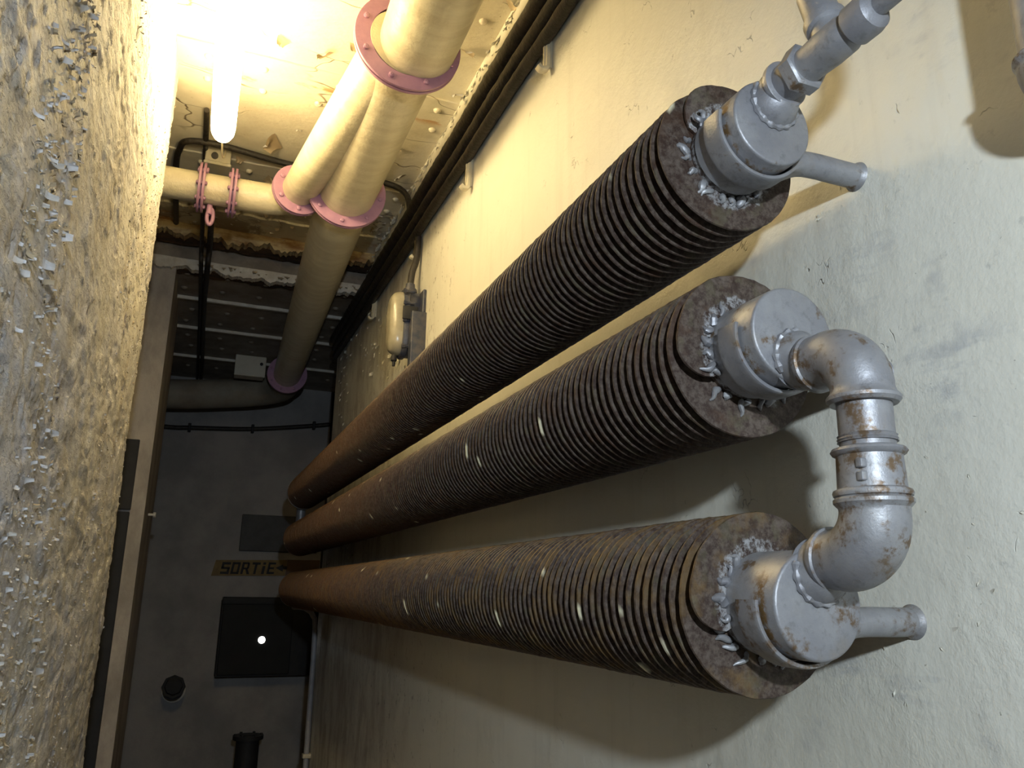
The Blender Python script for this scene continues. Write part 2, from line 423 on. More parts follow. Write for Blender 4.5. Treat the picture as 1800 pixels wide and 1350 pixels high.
# ragged paint along the wall head and down the right wall beside the lamp
f = MB()
for _ in range(260):
    y = random.uniform(1.6, 4.4); s_ = random.uniform(.005, .02) * (1 if y < 2.6 else 1.4)
    chip(f, Vector((W + .0005, y, ZC - abs(random.gauss(0, .02)))), Y, -Z, -X, s_, s_ * 1.5, random.uniform(.1, .5), 3)
for _ in range(420):
    y = random.uniform(2.75, 4.45); z = random.uniform(-.1, 1.3); s_ = random.uniform(.006, .022)
    if noise.noise(Vector((y * 3, z * 2, 0))) < random.uniform(-.2, .3): continue
    an = random.gauss(PI, .6); u = Y * math.cos(an) + Z * math.sin(an); v = Y * -math.sin(an) + Z * math.cos(an)
    chip(f, Vector((W + .0005, y, z)), u, v, -X, s_, s_ * 1.8, random.uniform(.1, .4), 3)
for (y, z, n_, sp) in ((.62, -.03, 24, .05), (.68, .46, 10, .010), (.55, .05, 10, .08)):
    for _ in range(n_):
        yy = y + random.gauss(0, sp); zz = z + random.gauss(0, sp); s_ = random.uniform(.001, .0045); an = random.uniform(0, 6.3)
        u = Y * math.cos(an) + Z * math.sin(an); v = Y * -math.sin(an) + Z * math.cos(an)
        chip(f, Vector((W + .0006, yy, zz)), u, v, -X, s_, s_ * 2.2, random.uniform(.05, .2), 3)
tag(f.build('peeling_paint', MCHIPW, bpy.data.objects['wall_right']), kind='stuff')

# ------------------------------------------------------------------ finned heating tubes
XT = .534; RF = .09; PITCH = .0172; YEND = 4.34
def helix(yend, th_end, seed, mat, par, splashes):
    sink = .92 if seed == 1 else .05
    rnd = random.Random(seed); seg = 72; turns = (YEND - yend) / PITCH
    n = int(turns * seg); ri = .047; t = .0036
    xc, zc = XT, par.location.z
    V = []; F = []; S = []
    spl = {}
    for (k0, a0, ln, w) in splashes:
        for kk in range(w):
            s0 = int((k0 + kk) * seg + a0 * seg)
            for q in range(ln - abs(kk * 2)): spl[s0 + q] = 1.
    for _ in range(26):
        s0 = rnd.randrange(seg, n)
        for q in range(rnd.choice((1, 1, 1, 2))): spl[s0 + q] = rnd.uniform(.4, 1)
    for i in range(n + 1):
        a = math.radians(th_end) - 2 * PI * i / seg
        y = yend + PITCH * i / seg
        tn = i / seg
        ro = RF + .0006 * noise.noise(Vector((math.cos(a), math.sin(a), y * 9)) * 2.) + .0004 * rnd.uniform(-1, 1)
        lead = min(1, i / 7); ro = .058 + (ro - .058) * math.sin(lead * PI / 2) ** .8
        wob = .0011 * noise.noise(Vector((math.cos(a) * 1.4, math.sin(a) * 1.4, tn * .35 + seed)))
        c, s_ = math.cos(a), math.sin(a); y += wob + (1 - lead) * sink * (PITCH - t)
        for (r, yy) in ((ri, y - t / 2), (max(ri, ro - .006), y - t / 2), (ro - .0008, y - t / 2), (ro, y), (ro - .0008, y + t / 2), (ri, y + t / 2)):
            V.append((xc + r * c, yy, zc + r * s_)); 
        sv = spl.get(i, 0.); S += [0, 0, sv, sv, sv, 0]
    for i in range(n):
        for k in range(5): F.append((6 * i + k, 6 * i + k + 1, 6 * (i + 1) + k + 1, 6 * (i + 1) + k))
    F.append((0, 1, 2, 3, 4, 5)); F.append(tuple(6 * n + 5 - k for k in range(6)))
    o = finish('spiral_fin', V, F, mat, par, True)
    at = o.data.attributes.new('splash', 'FLOAT', 'POINT'); at.data.foreach_set('value', S)
    return o
def heater(z, yend, face, th_end, label, seed, mf, mcap, sock, spl):
    t = thing('finned_heating_tube', label, 'heating pipe', (XT, yend, z), 'finned heating tubes on the right wall')
    helix(yend, th_end, seed, mf, t, spl)
    MB().lathe((XT, yend - .004, z), Y, [(0, .0478), (YEND - yend + .06, .0478)], 40).build('core_pipe', mf, t)
    d = yend - face
    cp = MB().lathe((XT, yend + .001, z), -Y, [(0, .0500), (.012, .0500), (d - .0032, .0497), (d - .0016, .0492), (d - .0004, .0481), (d, .0466), (d + .0003, .02), (d + .0003, .001)], 56)
    c = cp.build('end_cap', mcap, t)
    # crimped root of the last fin, daubed with aluminium paint
    b = MB(); rnd = random.Random(seed + 5)
    a = math.radians(118)
    while a < math.radians(325):
        a += math.radians(rnd.uniform(9, 20))
        u = Vector((math.cos(a), 0, math.sin(a))); w = Vector((-math.sin(a), 0, math.cos(a))); tw = rnd.uniform(-1.1, .1)
        dr = (u + w * tw).normalized(); Ln = rnd.uniform(.008, .021); r0 = rnd.uniform(.0028, .0055)
        dy = PITCH * ((th_end - math.degrees(a)) % 360) / 360
        o = Vector((XT, yend + dy - .0015, z)) + u * .0495
        pts = [o + dr * (Ln * q / 7) + w * (.002 * math.sin(q * .9 + k0)) - Y * (.0030 * math.sin(PI * q / 7)) for k0 in (rnd.uniform(0, 6),) for q in range(8)]
        b.sweep(pts, [r0 * rnd.uniform(.75, 1.1) * f for f in (.7, .9, 1, 1, .95, .8, .6, .3)], 10, wob=.3)
    b.build('crimped_fin_root', MSILS, t)
    # threaded socket for the connecting pipe, off centre
    if sock is not None:
        sg = 1 if sock > 0 else -1; a0 = sock - sg * .010
        q = [(.004, a0, .0300), (.001, a0, .0290), (-.002, a0 + sg * .002, .0268), (-.006, a0 + sg * .006, .0250), (-.010, a0 + sg * .009, .0245), (-.016, sock, .0243), (-.0185, sock, .0243), (-.0190, sock, .0222)]
        MB().sweep([Vector((XT + .003, face + p[0], z + p[1])) for p in q], [p[2] for p in q], 44, up=(1, 0, 0)).build('socket', mcap, c)
        pts = [Vector((XT + .003, face - .0008, z + a0 - sg * .001)) + (X * math.cos(a) + Z * math.sin(a)) * .0280 for a in [2 * PI * i / 60 for i in range(61)]]
        pts = [p for p in pts if (p - Vector((XT, p.y, z))).length < .0462]
        k0 = max(range(len(pts)), key=lambda i: (pts[i] - pts[i - 1]).length); pts = pts[k0:] + pts[:k0]
        wb = MB(); wb.sweep(pts, [.0034 * (1 + .3 * math.sin(i * 1.7)) for i in range(len(pts))], 8, wob=.2); wb.build('weld_bead', MSILS, c)
    MB().lathe((XT, YEND - .006, z), Y, [(0, RF - .002), (.001, RF + .0008), (.022, RF + .0008), (.023, RF - .004)], 72).build('end_collar', MGREY if seed == 1 else mf, t)
    return t
MFIN1 = m_fin('rusty_brown_fins', .1, (.055, .025, .012)); MFIN2 = m_fin('rusty_umber_fins', .3, (.065, .030, .014)); MFIN3 = m_fin('ochre_rust_fins', .8, (.150, .088, .028))
MCAP1 = m_silver('aluminium_cap_upper', .05, .7); MCAP2 = m_silver('aluminium_cap_middle', .45, .35, (1, 0, 0)); MCAP3 = m_silver('aluminium_cap_lower', .55, 1.35, (4, 1, 0))
Z1, Z2, Z3 = .493, .251, -.008
heater(Z1, .672, .600, 150, 'uppermost of the three rusty finned heating tubes, its silver cap joined to a hex nut', 1, MFIN1, MCAP1, .034, [(19, .15, 6, 1), (20, .17, 8, 1), (18, .20, 3, 1), (31, .20, 8, 2), (34, .22, 5, 1), (1, .02, 2, 1), (60, .20, 7, 1), (95, .10, 5, 1), (122, .10, 5, 1)])
heater(Z2, .664, .594, 214, 'middle one of the three rusty finned heating tubes, silver cap joined to the upper elbow', 2, MFIN2, MCAP2, -.036, [(21, .05, 3, 1), (40, .08, 3, 1)])
heater(Z3, .660, .588, 207, 'lowest of the three rusty finned heating tubes, its silver cap stained orange with rust', 3, MFIN3, MCAP3, .040, [(8, .93, 2, 1), (14, .05, 2, 1), (31, .0, 3, 1), (64, .0, 4, 1)])
# far return bend between the two upper tubes
b = MB(); b.sweep(cat([(XT, YEND + .03, Z1), (XT, YEND + .075, Z1), (XT, YEND + .10, Z1 - .03), (XT, YEND + .10, Z2 + .03), (XT, YEND + .075, Z2), (XT, YEND + .03, Z2)], 6), .024, 18)
tag(b.build('return_bend', MSIL), 'silver return bend joining the far ends of the upper and middle finned tubes', 'pipe bend')

# wall brackets whose flattened strap wraps under each cap
def bracket(z, y, a0, label, mat):
    t = thing('support_bracket', label, 'bracket', (W, y, z - .015), 'brackets that carry the heating tubes')
    R = .0545
    pts = [Vector((XT + R * math.cos(math.radians(a)), y, z + R * math.sin(math.radians(a)))) for a in range(a0, 318, 6)]
    e = pts[-1]; k = len(pts)
    tail = cat([pts[-2], e, (XT + .058, y, z - .020), (XT + .082, y, z - .016), (W - .03, y, z - .016), (W + .006, y, z - .016)], 7)[7:]
    pts += tail[1:]; n = len(pts); f0 = k / n
    def sec(f):
        q = max(0, min(1, (f - f0 + .02) / .16)); q = q * q * (3 - 2 * q)
        return (.0150 + (.0142 - .0150) * q, .0028 + (.0142 - .0028) * q, .45 + .55 * q)
    MB().sweep(pts, 1, 20, True, sec, up=(0, 1, 0)).build('strap', mat, t)
    MB().lathe((W, y, z - .016), -X, [(-.004, .019), (.0, .0175), (.003, .0155), (.006, .0143)], 28).build('wall_collar', mat, t)
bracket(Z1, .634, 165, 'silver strap bracket cradling the capped end of the uppermost finned tube', MSIL)
bracket(Z2, .628, 168, 'silver strap bracket cradling the middle finned tube, partly behind the upper elbow', m_silver('rust_streaked_strap', .8, loc=(6, 0, 2)))
bracket(Z3, .622, 176, 'rust-streaked strap bracket cradling the lowest finned tube', m_silver('rusty_strap', 1.5, loc=(8, 3, 2)))

# elbows and coupling between the middle and lowest tube
XP = XT + .004; YV = .519; zu = Z2 - .036; zl = Z3 + .040; RB = .038
t = thing('connecting_pipe', 'silver pipe with two elbows linking the middle and lowest finned tubes', 'pipe', (XP, YV, zl))
b = MB()
pts = [Vector((XP, .578, zu)), Vector((XP, .5745, zu)), Vector((XP, .570, zu)), Vector((XP, .5685, zu)), Vector((XP, .562, zu))] + arc((XP, YV + RB, zu - RB), (0, 0, 1), (0, -1, 0), RB, 0, 90) + [Vector((XP, YV, zu - RB - .004)), Vector((XP, YV, zu - RB - .007)), Vector((XP, YV, zu - RB - .010)), Vector((XP, YV, zu - RB - .013))]
rr = [.0262, .0285, .0285, .0265, .0262] + [.0268 + .0012 * math.sin(PI * i / 14) for i in range(15)] + [.0285, .0312, .0312, .0285]
b.sweep(pts, rr, 44); b.build('elbow', MSILR, t)
b = MB()
pts = [Vector((XP, YV, zl + RB + .013)), Vector((XP, YV, zl + RB + .010)), Vector((XP, YV, zl + RB + .007)), Vector((XP, YV, zl + RB + .003))] + arc((XP, YV + RB, zl + RB), (0, -1, 0), (0, 0, -1), RB, 0, 90) + [Vector((XP, .562, zl)), Vector((XP, .5685, zl)), Vector((XP, .570, zl)), Vector((XP, .574, zl)), Vector((XP, .578, zl))]
rr = [.0295, .0325, .0325, .0288] + [.0285 + .0012 * math.sin(PI * i / 14) for i in range(15)] + [.0272, .0272, .0290, .0290, .0268]
b.sweep(pts, rr, 44); b.build('elbow', MSILR, t)
za = zu - RB - .008; zb = zl + RB + .008
MB().lathe((XP, YV, zb), Z, [(0, .0232), (za - zb, .0232)], 44).build('riser', MSILR, t)
zc0 = zb + .0035; zc1 = zc0 + .0445
MB().lathe((XP, YV, zc0), Z, [(0, .0285), (.0015, .0318), (.004, .0325), (.0065, .0315), (.008, .0282), (.036, .0272), (.0375, .0300), (.040, .0315), (.0425, .0300), (.044, .0255)], 44).build('coupling', MSILR, t)
for zz in (zc0 + .027, zc0 + .016):
    MB().rbox((XP - .0275, YV - .0175, zz - .004), (XP - .020, YV - .0105, zz + .004), .0015, 2, 2).build('lug', MSILS, t)
MB().lathe((XP, YV, zc1 + .004), Z, [(0, .0250), (.001, .0240), (.0025, .0250), (.004, .0240), (.0055, .0248), (.0065, .0233)], 44).build('thread', MSILR, t)
for z_ in (zu, zl):
    MB().lathe((XP, .5835, z_), Y, [(-.006, .0205), (.004, .0205)], 30).build('nipple', MBLK2, t)

# union and strainer above the upper cap
zt = Z1 + .035
t = thing('union_fitting', 'silver hex-nut union and angled valve body running from the uppermost cap', 'pipe fitting', (XT + .003, .55, zt))
def ln(d0, prof, nm, mt, seg=40): MB().lathe((XT + .003, d0, zt), -Y, prof, seg).build(nm, mt, t)
ln(.586, [(0, .0262), (.002, .0268), (.006, .0266), (.0075, .0235)], 'collar', MSIL)
ln(.580, [(0, .0208), (.020, .0205)], 'nipple', MSILR)
ln(.5635, [(0, .0235), (.0015, .0262), (.0155, .0262), (.0175, .0235)], 'hex_nut', MSIL, 6)
ln(.547, [(0, .0190), (.004, .0185), (.03, .0200), (.052, .0195), (.060, .0165), (.0615, .0180), (.064, .0203), (.080, .0205), (.088, .0185), (.093, .0120)], 'valve_body', MSIL)
MB().sweep([Vector((XT + .003, .456, zt)), Vector((XT + .003, .44, zt))] + arc((XT + .003, .425, zt + .03), (0, 0, -1), (0, -1, 0), .03, 0, 90, 8) + [Vector((XT + .003, .395, zt + .12)), Vector((XT + .003, .395, zt + .6))], .0095, 24).build('thin_pipe', MSIL, t)
bd = Vector((0, .28, .96)).normalized()
MB().lathe((XT + .003, .510, zt), bd, [(0, .0165), (.022, .0170), (.024, .0205), (.028, .0212), (.034, .0212), (.036, .0180), (.075, .0170), (.080, .0100)], 36).build('branch_neck', MSIL, t)

# pipe dropping close to the wall at the upper right
t = thing('drop_pipe', 'silver vertical pipe near the wall, cut off by the upper right edge', 'pipe', (.640, .380, .42))
MB().lathe((.640, .380, .447), Z, [(0, .0205), (.74, .0205)], 36).build('riser', MSILS, t)
b = MB()
pts = [Vector((.640, .380, .457)), Vector((.640, .380, .454)), Vector((.640, .380, .450)), Vector((.640, .380, .447))] + arc((.640, .380 - .035, .445), (0, 1, 0), (0, 0, -1), .035, 0, 90, 10) + [Vector((.640, .325, .410)), Vector((.640, .320, .410)), Vector((.640, .314, .410))]
b.sweep(pts, [.0235, .0262, .0262, .0240] + [.0240] * 11 + [.0240, .0268, .0268], 36); b.build('elbow', MSILR, t)
MB().lathe((.640, .330, .410), -Y, [(0, .0205), (1.0, .0205)], 30).build('tail', MSILS, t)

# ------------------------------------------------------------------ overhead ventilation pipe
def flange(c, ax, r, par, nb=8, ph=0., pr=.1):
    ax = Vector(ax).normalized(); c = Vector(c)
    fb = MB(); fb.lathe(c - ax * .011, ax, [(0, pr), (0, r - .001), (.001, r), (.0075, r), (.0085, r - .001), (.0085, pr + .012), (.0135, pr + .012), (.0135, r - .001), (.0145, r), (.021, r), (.022, r - .001), (.022, pr)], 72, False)
    fo = fb.build('flange', MMAUVE, par)
    u = ax.cross(Z).normalized(); v = ax.cross(u)
    for k in range(nb):
        a = ph + 2 * PI * k / nb; p = c + (u * math.cos(a) + v * math.sin(a)) * (r - .020)
        q = MB(); q.lathe(p - ax * .019, ax, [(0, .0035), (.0008, .0045), (.002, .0075), (.008, .0078), (.030, .0078), (.036, .0075), (.0372, .0045), (.038, .003)], 10); q.build('bolt', MMAUVE, fo)
    return fo
zp = 1.37
t = thing('ventilation_pipe', 'thick cream ventilation pipe with mauve flanges running along the ceiling', 'pipe', (.384, 2.6, zp))
def dent(r): return r
MB().sweep([Vector((.365 + .011 * i, -1.5 + i * .8125, zp)) for i in range(5)], .1, 56).build('near_length', MPIPE, t)
P0 = Vector((.384, 1.75, zp)); P1 = Vector((.383, 2.61, zp)); P2 = Vector((.222, 2.67, zp))
flange(P0, Y, .14, t, 8, .35)
MB().sweep([P0 + (P1 - P0) * (i / 8) for i in range(9)], [.1] * 9, 56).build('straight_length', MPIPE, t)
MB().sweep([P0 + Vector((-.012, .0, 0)) + (P2 - P0 + Vector((.012, 0, 0))) * (i / 10) for i in range(11)], [.089 - .029 * i / 10 for i in range(11)], 48).build('branch_length', MPIPE, t)
flange(P1, Y, .138, t, 8, .1)
E1 = Vector((.462, 5.15, 1.335))
MB().sweep([P1 + (E1 - P1) * (i / 10) for i in range(11)], [.098 - .012 * i / 10 for i in range(11)], 56).build('far_length', MPIPE, t)
flange(E1, E1 - P1, .125, t, 8, .3, .086)
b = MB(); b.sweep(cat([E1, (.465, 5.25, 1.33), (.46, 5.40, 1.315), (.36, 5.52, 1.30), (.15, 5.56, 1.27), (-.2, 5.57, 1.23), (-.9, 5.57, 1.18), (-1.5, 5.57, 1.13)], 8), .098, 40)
b.build('far_elbow', MPIPE_DIM, t)
# side branch
t = thing('branch_pipe', 'cream side pipe with two pairs of narrow mauve flanges, curving off left below the lamp', 'pipe', (.1, 2.78, zp))
flange(P2, P2 - P0, .093, t, 6, .5, .060)
b = MB(); dd = (P2 - P0).normalized()
b.sweep(cat([P2, P2 + dd * .03, P2 + Vector((-.03, .072, 0)), P2 + Vector((-.075, .104, 0)), P2 + Vector((-.13, .112, 0)), Vector((.0, 2.784, zp))], 8), .056, 40)
b.build('elbow', MPIPE, t)
MB().sweep([Vector((.002 - .19 * i, 2.784 + .004 * i, zp)) for i in range(8)], .0545, 40).build('straight_length', MPIPE, t)
flange((.004, 2.784, zp), X, .088, t, 8, .2, .054)
flange((-.100, 2.785, zp), X, .088, t, 8, .2, .054)
b = MB(); b.sweep([Vector((-.067, 2.80, zp - .055)) + Vector((0, 0, -.012 * i)) for i in range(4)], .010, 14)
lv = Vector((-.062, 2.80, zp - .098))
b.sweep([lv + Vector((.010 * math.cos(a), 0, .030 * math.sin(a))) for a in [2 * PI * i / 24 for i in range(25)]], .007, 10)
b.build('pull_handle', MMAUVE, t)

# ------------------------------------------------------------------ fluorescent lamp
t = thing('fluorescent_lamp', 'glaring bare fluorescent tube hung below the ceiling at upper left', 'lamp', (-.045, 1.8, 1.37))
LZ = 1.365
MB().lathe((-.045, 1.50, LZ), Y, [(0, .036), (.84, .036), (.865, .034), (.885, .028), (.900, .019), (.907, .010)], 32).build('tube', m_emit('fluorescent_glow', (1, .77, .38), 52.), t)
MB().lathe((-.045, 2.402, LZ), Y, [(0, .0115), (.004, .0125), (.012, .0110), (.0125, .001)], 24).build('end_cap', MWHITE, t)
MB().lathe((-.045, 1.502, LZ), -Y, [(0, .040), (.03, .040), (.034, .03), (.035, .001)], 32).build('end_cap', MWHITE, t)
for yy in (1.85, 2.30):
    MB().sweep([Vector((-.062, yy, LZ + .034)), Vector((-.075, yy, LZ + .1)), Vector((-.078, yy, ZC))], .0016, 8).build('hanger_wire', MGREY, t)
MB().sweep(cat([(-.045, 2.417, LZ), (-.041, 2.55, 1.38), (-.038, 2.80, 1.52), (-.036, 2.86, ZC)], 6), .003, 8).build('flex', MCLIP, t)

# ------------------------------------------------------------------ cables
def cable(pts, r, label, nm='cable', grp=None, wob=.10, n=14, mat=None):
    return tag(MB().sweep(cat(pts, n), r, 16, wob=wob).build(nm, mat or MBLK), label, 'cable', grp)
def run(x, zs, amp, seed):
    out = []
    for i in range(34):
        y = -2.6 + i * .2136
        z = zs[0] + (zs[1] - zs[0]) * max(0, min(1, (y - 1.5) / 3)); k = noise.noise(Vector((y * 1.5, 1., 0)))
        out.append((x + .003 * noise.noise(Vector((y * 2, 1., 5))), y, z + amp * k))
    return out
g = 'black cables along the top of the right wall'
cable(run(.645, (1.372, 1.392), .009, 1.), .0280, 'thickest black cable, topmost of the bundle along the right wall', grp=g)
cable(run(.652, (1.319, 1.338), .009, 7.), .0210, 'black cable in the middle of the bundle along the right wall', grp=g)
cable(run(.657, (1.278, 1.294), .011, 4.), .0165, 'thinnest black cable, lowest of the bundle along the right wall', grp=g)
def clip(y, z, label):
    b = MB()
    b.sweep(cat([(W - .010, y, z + .22), (W - .012, y, z + .10), (W - .013, y, z + .02), (W - .016, y, z + .004), (W - .028, y, z + .001), (W - .036, y, z + .008)], 5), 1, 12, True, lambda f: (.011, .006, .5), up=(0, 1, 0))
    b.rbox((W - .022, y - .004, z + .010), (W + .0005, y + .004, z + .22), .0015, 2, 2)
    tag(b.build('cable_clip', MCLIP), label, 'cable clip', 'cream clips holding the cable bundle')
clip(1.500, 1.200, 'cream cable clip on the right wall nearest the viewer')
clip(2.085, 1.180, 'second cream cable clip on the right wall, level with the lower mauve flange')
clip(2.690, 1.195, 'cream cable clip directly above the bulkhead lamp')
clip(3.450, 1.200, 'farthest cream cable clip, where the wall turns dark')
cable([(-.215, 3.6, 1.568), (-.21, 3.06, 1.568), (-.195, 2.90, 1.566), (-.165, 2.83, 1.566), (-.05, 2.815, 1.566), (.17, 2.85, 1.566), (.40, 2.86, 1.566), (.575, 2.84, 1.560), (.640, 2.79, 1.50), (.650, 2.755, 1.40)], .0115, 'single black cable looping across the ceiling above the cream pipes', wob=.04)
cg = 'pair of black cables along the middle of the ceiling'
cable([(-.108, 2.6, 1.568), (-.106, 2.95, 1.566), (-.100, 3.60, 1.500), (-.094, 3.72, 1.430), (-.088, 4.4, 1.428), (-.085, 5.4, 1.43), (-.085, 5.9, 1.43)], .0095, 'left one of two thin black cables crossing the dark ceiling lengthwise', grp=cg, wob=.05)
cable([(-.072, 2.86, 1.545), (-.070, 2.98, 1.566), (-.066, 3.60, 1.500), (-.066, 3.72, 1.430), (-.070, 4.4, 1.428), (-.060, 5.4, 1.43), (-.06, 5.9, 1.43)], .0125, 'right one of two thin black cables crossing the dark ceiling lengthwise', grp=cg, wob=.05)
t = thing('junction_box', 'small grey junction box on the ceiling behind the cream side pipe', 'junction box', (-.05, 2.9, ZC))
MB().rbox((-.105, 2.865, 1.525), (-.015, 2.945, ZC), .006, 3, 2).build('body', MBEIGE, t)
MB().rbox((-.109, 2.861, 1.513), (-.011, 2.949, 1.525), .006, 3, 2).build('lid', MBEIGE, t)

# ------------------------------------------------------------------ bulkhead lamp on the right wall
t = thing('bulkhead_lamp', 'oval bulkhead lamp with frosted glass and blue-grey housing on the right wall', 'lamp', (W, 2.67, .9))
yc = 2.650; z0, z1 = .80, 1.035; zc = (z0 + z1) / 2; hz = (z1 - z0) / 2; hy = .054
def stadium(x, hy_, hz_, n=40, e=.72):
    return [Vector((x, yc + hy_ * math.copysign(abs(math.cos(2 * PI * i / n)) ** e, math.cos(2 * PI * i / n)), zc + hz_ * math.copysign(abs(math.sin(2 * PI * i / n)) ** e, math.sin(2 * PI * i / n)))) for i in range(n)]
def loft(R):
    n = len(R[0]); b = MB(); F = []
    for j in range(len(R) - 1):
        for i in range(n): F.append((j * n + i, j * n + (i + 1) % n, (j + 1) * n + (i + 1) % n, (j + 1) * n + i))
    F.append(tuple(range(n))[::-1]); F.append(tuple((len(R) - 1) * n + i for i in range(n)))
    return b.addm(sum(R, []), F)
loft([stadium(.614 - .048 * math.sin(PI / 2 * k / 8), hy * (1 - (k / 8) ** 2.6 * .55), hz * (1 - (k / 8) ** 2.6 * .45)) for k in range(9)]).build('glass_dome', MGLASS, t)
hb = loft([stadium(x, hy + d, hz + d) for x, d in ((.610, .0), (.610, .008), (.616, .011), (.628, .011), (.632, .005), (.664, .003), (.672, .0))]).build('housing', MBLUE, t)
for zz, yy in ((zc + .06, yc - .066), (zc - .005, yc - .068), (zc + .105, yc - .060), (zc - .10, yc - .064), (zc + .105, yc + .05), (zc - .105, yc + .045)):
    MB().lathe((.604, yy, zz), X, [(0, .006), (.001, .0085), (.010, .0085), (.011, .0055), (.040, .0055)], 6).build('screw', MBLUE, hb)
MB().rbox((.600, yc - .080, zc - .006), (.655, yc - .070, zc + .044), .004, 3, 2).build('latch', MBLK2, hb)
MB().rbox((.668, yc - .085, .735), (.6805, yc + .02, 1.03), .004, 3, 0).build('back_plate', MBLUE, t)
MB().rbox((.628, yc - .098, .745), (.682, yc - .060, .94), .004, 3, 2).build('side_bracket', MBLUE, t)
MB().lathe((.640, yc, z1 + .004), Z, [(0, .026), (.014, .024), (.016, .018), (.034, .016), (.036, .012)], 24).build('cable_gland', MBLUE, t)
MB().lathe((.592, yc - .01, z0 - .004), -Z, [(0, .009), (.006, .011), (.020, .011), (.024, .006), (.040, .0055)], 16).build('drain_screw', MBLK2, t)
cable([(.640, yc, z1 + .03), (.645, yc + .002, 1.12), (.660, yc + .005, 1.18), (.664, yc + .01, 1.27)], .0120, 'short black cable dropping from the bundle to the bulkhead lamp', wob=.03)

# ------------------------------------------------------------------ far end of the corridor
# dark steel panel in the pier
t = thing('wall_panel', 'narrow dark panel seen edge-on beside the peeling wall at left', 'panel', (-.5, 3.76, -1.2))
MB().rbox((-.80, 3.752, .31), (-.254, 3.769, .612), .003, 2, 1).build('upper_panel', MBLK2, t)
MB().rbox((-.80, 3.744, -1.19), (-.256, 3.769, .30), .003, 2, 1).build('lower_panel', MBLK2, t)
b = MB(); b.sweep([Vector((A - .002, 4.1, .32)), Vector((A + .025, 4.1, .32))], .006, 10); b.lathe((A + .022, 4.1, .32), X, [(0, .012), (.010, .012), (.012, .008)], 14)
tag(b.build('wall_hook', MWHITE), 'tiny pale hook on the side of the plaster pier', 'hook')
b = MB(); pts = cat([(-.6, 5.93, 1.075), (-.218, 5.93, 1.070), (-.097, 5.93, 1.077), (.325, 5.93, 1.105), (.756, 5.93, 1.168), (.875, 5.93, 1.19)], 8)
cb = tag(b.sweep(pts, .016, 14).build('cable', MBLK), 'black cable strung across the dark far wall', 'cable')
for x, z in ((-.097, 1.077), (.325, 1.105), (.756, 1.168)):
    MB().rbox((x - .010, 5.905, z - .030), (x + .010, 5.948, z + .030), .004, 2, 2).build('saddle', MBLK2, cb)
t = thing('exit_sign', 'faded yellow strip reading SORTiE with an arrow pointing left', 'sign', (.5, 5.945, .13))
b = MB()
def slab(b, P, y0, y1):
    n = len(P); b.addm([(x, y0, z) for x, z in P] + [(x, y1, z) for x, z in P], [tuple(range(n)), tuple(range(2 * n - 1, n - 1, -1))] + [(i, i + n, (i + 1) % n + n, (i + 1) % n) for i in range(n)])
bz = lambda x: .071 + .020 * (x - .155)
slab(b, [(.150, bz(.15)), (.640, bz(.64)), (.648, bz(.64) + .108), (.172, bz(.15) + .106)], 5.940, 5.949); b.build('board', MYEL, t)
b = MB(); slab(b, [(.642, bz(.64) - .002), (.872, bz(.87) - .002), (.876, bz(.87) + .108), (.650, bz(.64) + .110)], 5.942, 5.949); b.build('board_end', m_simple('browned_paint', (.065, .030, .010), (.09, .045, .015), 9, .6), t)
MBK = MBLK2
gl = {'S': [(0, 0, 1, .2), (.72, .2, 1, .5), (0, .42, 1, .6), (0, .5, .28, .8), (0, .8, 1, 1)], 'O': [(0, 0, .28, 1), (.72, 0, 1, 1), (.2, 0, .8, .18), (.2, .82, .8, 1)],
      'R': [(0, 0, .28, 1), (.2, .84, .80, 1), (.66, .46, .90, .94), (.2, .40, .80, .54)], 'T': [(.36, 0, .64, .82), (0, .8, 1, 1)],
      'i': [(.2, 0, .8, .68), (.2, .80, .8, 1)], 'E': [(0, 0, .28, 1), (.2, 0, 1, .18), (.2, .42, .85, .58), (.2, .82, 1, 1)]}
for ch, x0, w in (('S', .205, .056), ('O', .272, .054), ('R', .338, .054), ('T', .404, .054), ('i', .470, .030), ('E', .512, .050)):
    b = MB(); zb_ = bz(x0) + .012
    for (a0, c0, a1, c1) in gl[ch]:
        hh = .080; sk = lambda a, c: (x0 + a * w + c * .012, zb_ + c * hh)
        slab(b, [sk(a0, c0), sk(a1, c0), sk(a1, c1), sk(a0, c1)], 5.9375, 5.941)
    if ch == 'R': slab(b, [sk(.50, .42), sk(.78, 0), sk(1.12, 0), sk(.78, .42)], 5.9375, 5.941)
    b.build('letter', MBK, t, False)
b = MB(); slab(b, [(.572, .133), (.622, .108), (.622, .124), (.650, .124), (.650, .146), (.622, .146), (.622, .158)], 5.9375, 5.941); b.build('arrow', MBK, t, False)
t = thing('wall_plate', 'blank dark rectangular plate on the far wall above the yellow strip', 'plate', (.5, 5.945, .24))
MB().rbox((.315, 5.925, .243), (.845, 5.949, .495), .005, 3, 1).build('plate', m_simple('dark_grey_plate', (.028, .028, .030), (.05, .05, .052), 16, .6), t)
t = thing('steel_cabinet', 'black square steel cabinet with a bright round hole on the far wall', 'cabinet', (.5, 5.8, -.58))
MB().rbox((.235, 5.80, -.575), (.86, 5.949, -.085), .006, 3, 1).build('body', MBLK2, t)
d = MB().rbox((.245, 5.782, -.560), (.700, 5.80, -.105), .006, 3, 1).build('door', m_simple('dark_enamel', (.006, .007, .007), (.010, .010, .011), 9, .75), t)
MB().rbox((.235, 5.775, -.115), (.70, 5.80, -.065), .008, 3, 0).build('top_ledge', MBLK2, t)
MB().lathe((.508, 5.783, -.341), -Y, [(0, .021), (.001, .0225), (.003, .0225), (.004, .020)], 28).build('spyhole', m_emit('daylit_hole', (1, .96, .88), 12.), d)
